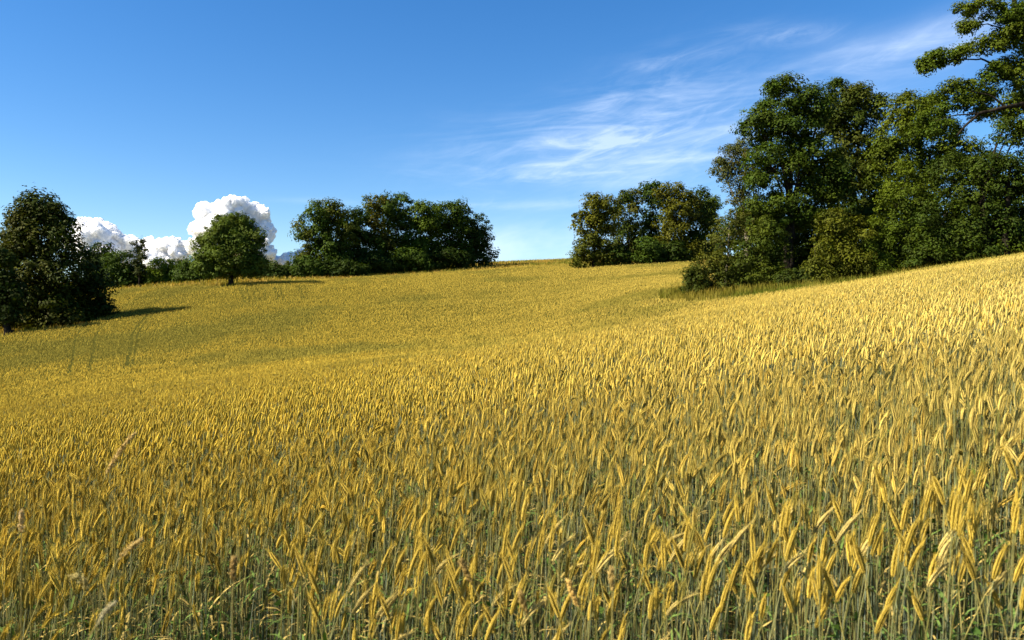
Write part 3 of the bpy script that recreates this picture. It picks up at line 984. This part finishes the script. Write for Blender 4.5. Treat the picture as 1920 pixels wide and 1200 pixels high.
tree('oak_tree', 'light green oak in the big wood, directly left of the overhanging crooked limbs', 1720, 60,
     [(1690, 205, 36, 34), (1730, 220, 44, 44), (1690, 260, 46, 48), (1750, 280, 48, 48), (1660, 300, 40, 50), (1665, 360, 50, 60), (1725, 350, 50, 60), (1790, 292, 40, 42), (1832, 305, 34, 44)], (.062, .088, .014), .16, .62, 28, .95, (.085, .108, .016), .40, 'tree', BW, extra_limbs=40)
tree('maple_tree', 'dark maple with dense foliage down to the crop, right part of the big wood', 1790, 49,
     [(1790, 330, 50, 48), (1770, 400, 56, 50), (1830, 380, 48, 56), (1750, 460, 50, 36), (1810, 440, 50, 44), (1845, 320, 36, 44)], (.030, .050, .012), .13, .55, 26, 1.05, (.050, .075, .014), .07, 'tree', BW, extra_limbs=20, n_stems=5, pale=True, base_px=1756, trunk_top=.2)
tree('maple_tree', 'dark green maple at the right picture edge under the overhanging oak limbs', 1895, 48,
     [(1890, 250, 36, 46), (1925, 215, 40, 60), (1900, 200, 22, 30), (1880, 330, 48, 50), (1920, 380, 50, 60), (1870, 410, 44, 44), (1950, 320, 50, 70), (1900, 430, 44, 30), (1960, 420, 40, 46)], (.033, .055, .012), .13, .55, 26, 1.05, (.072, .105, .014), .26, 'tree', BW, extra_limbs=20, n_stems=2)
for (px, dp, ry, c, lab) in ((1415, 62, 70, DARK, 'dark understory bush behind the tall leafy bush at the left of the big wood'),
                             (1480, 66, 80, DARK, 'dark understory bush seen behind the trunk of the front oak'),
                             (1550, 62, 80, DARK, 'dark understory bush just right of the dark oak trunks'),
                             (1640, 60, 90, DARK, 'dark understory bush between the maple shrub and the bright ash sapling'),
                             (1745, 58, 90, DARK, 'dark understory bush right behind the bright ash sapling'),
                             (1850, 56, 100, DARK, 'dark understory bush between the two dark maples'),
                             (1945, 56, 110, DARK, 'dark understory bush behind the maple at the right edge')):
    tree('understory_bush', lab, px, dp, [(px - 24, 500 - ry * .6, 50, ry), (px + 26, 495 - ry * .6, 50, ry * 1.1)], c, .18, .7, 22, 1.4, None, .1, 'bush', 'understory bushes of the big wood', extra_limbs=6)
tree('overhanging_oak', 'tallest oak at the right edge, open crown, dark crooked limbs reaching left', 1952, 44,
     [(1880, 20, 40, 24), (1830, 12, 34, 14), (1905, 70, 40, 28), (1860, 85, 40, 22), (1800, 100, 44, 18), (1755, 112, 28, 18), (1735, 125, 14, 14),
      (1838, 165, 44, 26), (1795, 170, 40, 24), (1770, 200, 40, 28), (1830, 190, 38, 16), (1815, 50, 20, 10), (1945, 20, 50, 44), (1990, 60, 60, 60), (1950, 110, 44, 40),
      (2020, 150, 60, 60), (1920, 40, 36, 30), (1740, 235, 36, 26), (1900, 125, 30, 22), (1780, 240, 30, 18), (1940, 180, 36, 26), (1960, 60, 50, 50), (1890, 50, 40, 30), (1870, 135, 34, 18), (1915, 150, 34, 24), (1850, 210, 30, 14)],
     (.054, .086, .012), .115, .44, 24, 1.1, (.076, .102, .014), .40, 'tree', BW, extra_limbs=30, thick=1.0, lobes=9, base_px=2060, trunk_top=.9,
     limbs=[([(2030, 330, 0), (1985, 190, .4), (1935, 110, 0), (1912, 40, 0), (1895, -30, 0)], .24, .10), ([(2000, 260, 0), (1905, 200, -.5), (1865, 210, -1), (1815, 222, -1), (1790, 245, -1), (1775, 262, -1)], .15, .04),
            ([(1865, 210, -1), (1840, 190, -1), (1800, 180, -1)], .07, .02), ([(1935, 110, 0), (1880, 120, .5), (1850, 105, .5), (1790, 112, 0), (1740, 122, 0)], .08, .02),
            ([(1940, 155, 0), (1880, 148, 0), (1850, 160, 0)], .08, .03), ([(1912, 40, 0), (1870, 10, 0), (1820, 12, 0)], .07, .02), ([(1912, 60, 0), (1860, 40, .4), (1820, 48, .4)], .05, .015),
            ([(1815, 222, -1), (1770, 225, -1), (1735, 235, -1)], .05, .015)], skirt=False, spokes=False)


# ------------------------------------------------------------------ grass at the margins, weeds at the near edge
def blades(bag, x, y, z, h, w, col, lean=.5):
    n = len(x)
    ph = RNG.uniform(0, 2 * math.pi, n)
    d = np.stack([np.cos(ph), np.sin(ph), 0 * ph], -1)
    s = np.stack([-np.sin(ph), np.cos(ph), 0 * ph], -1) * w[:, None]
    P = np.stack([x, y, z], -1)
    le = RNG.uniform(.1, 1, n)[:, None] * lean
    mid = P + d * h[:, None] * le * .25 + np.array([0, 0, 1.0]) * h[:, None] * .6
    tip = P + d * h[:, None] * le + np.array([0, 0, 1.0]) * h[:, None] * RNG.uniform(.7, 1.05, n)[:, None]
    bag.add(np.stack([P - s, P + s, mid + s * .8, mid - s * .8, tip], 1), [np.array([[0, 1, 2, 3]]), np.array([[3, 2, 4]])], col)


m_grass = plant_mat('grass_blades', .25, .8, 0.0)
gb = Bag()
for (y0, y1, dens) in ((38, 62, 44), (62, 120, 13), (120, 190, 8)):
    area = .74 * (y1 ** 2 - y0 ** 2)
    n = int(area * dens)
    y = np.sqrt(RNG.uniform(y0 ** 2, y1 ** 2, n))
    x = RNG.uniform(-.74, .74, n) * y
    k = ~field(x, y)
    x, y = x[k], y[k]
    n = len(x)
    px = 960 + F * x / y
    h = RNG.uniform(.28, .75, n) * np.where((px > 1200) & (y < 62), 1.0 - .15 * (y < 46), 1.0)
    tan = np.clip(fbm(x * .3, y * .3, 3) * 2.2 - .55, 0, 1)[:, None]
    c = np.array([.13, .15, .022]) * (1 - tan) + np.array([.40, .27, .06]) * tan
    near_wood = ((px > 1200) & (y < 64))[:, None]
    c = np.where(near_wood, c * np.array([.55, .64, .5]), c)  # greener beside the wood, with the strip's shade painted into its colour
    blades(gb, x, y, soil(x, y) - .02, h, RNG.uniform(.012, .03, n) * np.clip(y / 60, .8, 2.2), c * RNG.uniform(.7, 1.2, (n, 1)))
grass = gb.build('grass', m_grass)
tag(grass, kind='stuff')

wb = Bag()
n = 9000
x, y = RNG.uniform(-2.3, 2.3, n), RNG.uniform(1.25, 3.0, n)
k = RNG.random(n) < np.clip(.62 - .55 * (x + .9) - .40 * np.maximum(y - 1.8, 0), .10, 1)
x, y = x[k], y[k]
n = len(x)
c = np.where(RNG.random((n, 1)) < .75, np.array([.07, .12, .022]), np.array([.24, .21, .065])) * RNG.uniform(.6, 1.3, (n, 1))
blades(wb, x, y, soil(x, y), np.where(x < -.35, RNG.uniform(.55, 1.08, n), RNG.uniform(.45, .9, n)), RNG.uniform(.002, .006, n), c, .6)
# broad leaves and tiny seed specks among the stems
n = 1500
x, y = RNG.uniform(-2.4, 2.4, n), RNG.uniform(1.75, 3.6, n)
z = soil(x, y) + RNG.uniform(.35, .92, n)
C = np.stack([x, y, z], -1)
leaves(wb, C, RNG.uniform(.02, .05, n), 2, .015, np.where(RNG.random((n, 1)) < .7, np.array([.06, .105, .02]), np.array([.20, .18, .06])), up=.7)
weeds = wb.build('weeds', m_grass)
tag(weeds, kind='stuff')


# ------------------------------------------------------------------ tall dry grasses standing in the crop
m_seed = plant_mat('dry_seedheads', .25, .6, .2)


def seed_grass(label, pts, width, dens, col, y0):
    """pts: (px, py) along stem then head, last ones the tip; y0 distance"""
    W = y0 / F
    P = np.array([[(a - 960) * W, y0 + d_, (600 - b) * W + EYE] for a, b, d_ in pts])
    gz_ = soil1(P[0, 0], P[0, 1])
    base_ = np.array([P[0, 0], P[0, 1], gz_])
    root = empty('grass_stalk', base_, label, 'grass', None)
    P = P - base_
    stem_b, head_b = Bag(), Bag()
    t = np.linspace(0, 1, len(P))
    tt = np.linspace(0, 1, 40)
    Q = np.stack([np.interp(tt, t, P[:, i]) for i in range(3)], -1)
    for i in range(3):
        Q[2:-2, i] = (Q[:-4, i] + Q[1:-3, i] + Q[2:-2, i] + Q[3:-1, i] + Q[4:, i]) / 5
    full = np.concatenate([np.zeros((1, 3)), Q])
    d = np.gradient(full, axis=0)
    d /= np.linalg.norm(d, axis=1, keepdims=True) + 1e-9
    b = np.cross(d, np.array([0, 1.0, .05]))
    b /= np.linalg.norm(b, axis=1, keepdims=True)
    nn = np.cross(d, b)
    v, f = tube(full[None], b[None], nn[None], np.linspace(.0012, .0005, len(full))[None], 5)
    stem_b.add(v, f, np.array([[.26, .22, .07]]))
    n = dens
    u = RNG.uniform(.42, 1, n)
    ii = np.clip((u * 39).astype(int), 0, 38)
    an = RNG.uniform(0, 2 * math.pi, n)[:, None]
    rd = np.cos(an) * b[ii] + np.sin(an) * nn[ii]
    wv = .42 * width * (np.sin(np.clip((u - .42) / .58 * .96 + .04, 0, 1) * math.pi) ** .7)[:, None]
    ctr = Q[ii] + rd * wv * RNG.uniform(.2, 1, (n, 1)) + RNG.normal(0, .002, (n, 3))
    ax = d[ii] * .9 + rd * .4
    sd = np.cross(ax, rd)
    ln = RNG.uniform(.004, .0075, (n, 1))
    vv = np.stack([ctr - ax * ln, ctr + sd * .0013, ctr + rd * .0013, ctr - sd * .0013, ctr - rd * .0013, ctr + ax * ln], 1)
    head_b.add(vv, OCT, np.array(col)[None] * RNG.uniform(.75, 1.25, (n, 1)))
    stem_b.build('stem', m_seed, parent=root)
    head_b.build('seed_head', m_seed, parent=root)


PINK, BUFF, BROWN = (.56, .40, .13), (.48, .40, .13), (.28, .19, .05)
seed_grass('tall pinkish dry grass stalk arching above the ears on the left', [(176, 960, .1), (190, 910, 0), (210, 870, 0), (232, 835, 0), (256, 810, 0)], .009, 260, PINK, 1.9)
seed_grass('pale straw seed head drooping to the left in the weeds of the lower left corner', [(182, 1180, 0), (172, 1120, 0), (160, 1092, 0), (148, 1080, 0), (134, 1082, 0)], .006, 130, (.36, .29, .09), 1.3)
seed_grass('thin pink grass stem slanting right, beside the drooping straw seed head', [(200, 1085, 0), (222, 1050, 0), (245, 1025, 0), (268, 1010, 0)], .003, 90, PINK, 1.4)
seed_grass('bleached straight grass stem crossing the weeds at the bottom left', [(165, 1200, 0), (182, 1170, 0), (200, 1145, 0), (215, 1130, 0)], .0025, 80, (.42, .37, .20), 1.2)
seed_grass('brown seed head leaning left among bottom ears, left of the picture centre', [(898, 1120, 0), (885, 1095, 0), (872, 1068, 0), (864, 1050, 0)], .006, 160, BROWN, 1.35)
seed_grass('brown seed head at the bottom centre, right of the other brown one', [(998, 1170, 0), (988, 1150, 0), (980, 1125, 0), (976, 1110, 0)], .006, 150, BROWN, 1.3)
seed_grass('orange buff seed head leaning left among green ears right of the picture centre', [(1098, 1165, 0), (1086, 1140, 0), (1074, 1112, 0), (1064, 1088, 0)], .006, 160, (.55, .37, .10), 1.35)
seed_grass('upright pinkish seed head beside a slanting golden ear right of the bottom centre', [(1148, 1130, 0), (1148, 1110, 0), (1147, 1085, 0), (1146, 1066, 0)], .006, 150, (.42, .30, .09), 1.4)
seed_grass('upright reddish brown seed head in the lower left quarter among the ears', [(436, 1110, 0), (438, 1090, 0), (437, 1065, 0), (439, 1045, 0)], .007, 170, (.32, .21, .06), 1.4)
seed_grass('slim pale pink seed head standing upright close to the left edge', [(40, 1020, 0), (41, 1000, 0), (40, 975, 0), (41, 958, 0)], .004, 110, (.56, .41, .17), 1.6)


# ------------------------------------------------------------------ cumulus clouds beyond the hills
m_cloud = bpy.data.materials.new('cloud_white')
m_cloud.use_nodes = True
pc = m_cloud.node_tree.nodes['Principled BSDF']
pc.inputs['Base Color'].default_value = (.80, .80, .80, 1)
pc.inputs['Subsurface Weight'].default_value = 1.0
pc.inputs['Subsurface Radius'].default_value = (1, 1, 1)
pc.inputs['Subsurface Scale'].default_value = 45.0
pc.inputs['Roughness'].default_value = 1
pc.inputs['Specular IOR Level'].default_value = 0
ICO = None


def ico(sub=2):
    import bmesh
    b = bmesh.new()
    bmesh.ops.create_icosphere(b, subdivisions=sub, radius=1)
    v = np.array([x_.co[:] for x_ in b.verts])
    f = np.array([[q_.index for q_ in fc.verts] for fc in b.faces])
    b.free()
    return v, f


IV, IF = ico(2)


def cloud(label, blobs, depth, voxel, flat=.8):
    W = depth / F
    cb = Bag()
    cen = np.mean([(b[0], b[1]) for b in blobs], 0)
    org = np.array([(cen[0] - 960) * W, depth, (600 - cen[1]) * W + EYE])
    C, Rd = [], []

    def grow(c, r, lvl):
        C.append(c)
        Rd.append(r)
        if lvl == 0:
            return
        n_ = (14, 9)[lvl < 2]
        for d in unit(n_):
            d[2] = abs(d[2]) * 1.0 - .25
            d /= np.linalg.norm(d)
            rr = r * RNG.uniform(.24, .46)
            grow(c + d * r * RNG.uniform(.82, 1.0), rr, lvl - 1)
    for (px, py, r) in blobs:
        c = np.array([(px - 960) * W, depth + RNG.uniform(-.6, .6) * r * W, (600 - py) * W + EYE]) - org
        grow(c, r * W * .86, 2)
    C, Rd = np.array(C), np.array(Rd)
    v = C[:, None] + IV[None] * Rd[:, None, None]
    cb.add(v, IF, np.full((len(C), 3), .9))
    o = cb.build('cumulus_cloud', m_cloud, smooth=True)
    o.location = org
    tag(o, label, 'cloud')
    md = o.modifiers.new('remesh', 'REMESH')
    md.mode = 'VOXEL'
    md.voxel_size = voxel * W
    md.use_smooth_shade = True
    for nm, sc_, dp_, st_ in (('lumps', 16, 2, 8.0), ('billows', 6, 3, 4.2)):
        tx = bpy.data.textures.new('cloud_' + nm, 'CLOUDS')
        tx.noise_scale = sc_ * W
        tx.noise_depth = dp_
        dm = o.modifiers.new(nm, 'DISPLACE')
        dm.texture = tx
        dm.texture_coords = 'LOCAL'
        dm.strength = st_ * W
        dm.mid_level = .5
    s2 = o.modifiers.new('soften', 'SMOOTH')
    s2.factor = .5
    s2.iterations = 1
    return o


cloud('tall bright white cumulus tower rising behind the round freestanding field tree',
      [(398, 402, 30), (440, 396, 28), (475, 408, 26), (372, 432, 20), (497, 430, 17), (430, 440, 55), (470, 460, 42), (500, 478, 22), (385, 470, 32), (455, 392, 20), (495, 400, 11), (382, 395, 17)], 4200, 1.0)
cloud('long low cumulus bank between the tall lime tree and the round field tree',
      [(165, 432, 25), (195, 440, 30), (150, 450, 36), (235, 462, 26), (272, 470, 26), (312, 470, 24), (340, 478, 24), (200, 478, 50), (120, 440, 30), (328, 456, 15), (250, 490, 40), (300, 495, 36)], 4600, 1.1)
cloud('small grey white cumulus between the cumulus tower and the long grove', [(538, 486, 14), (570, 486, 18), (520, 494, 16), (548, 500, 22)], 4300, 1.0)
cloud('tiny white cumulus peeping over the crest in the gap between the groves', [(1035, 497, 11), (1018, 499, 7), (1050, 500, 7)], 4500, .9)
print('faces', sum(len(o.data.polygons) for o in bpy.data.objects if o.type == 'MESH'))
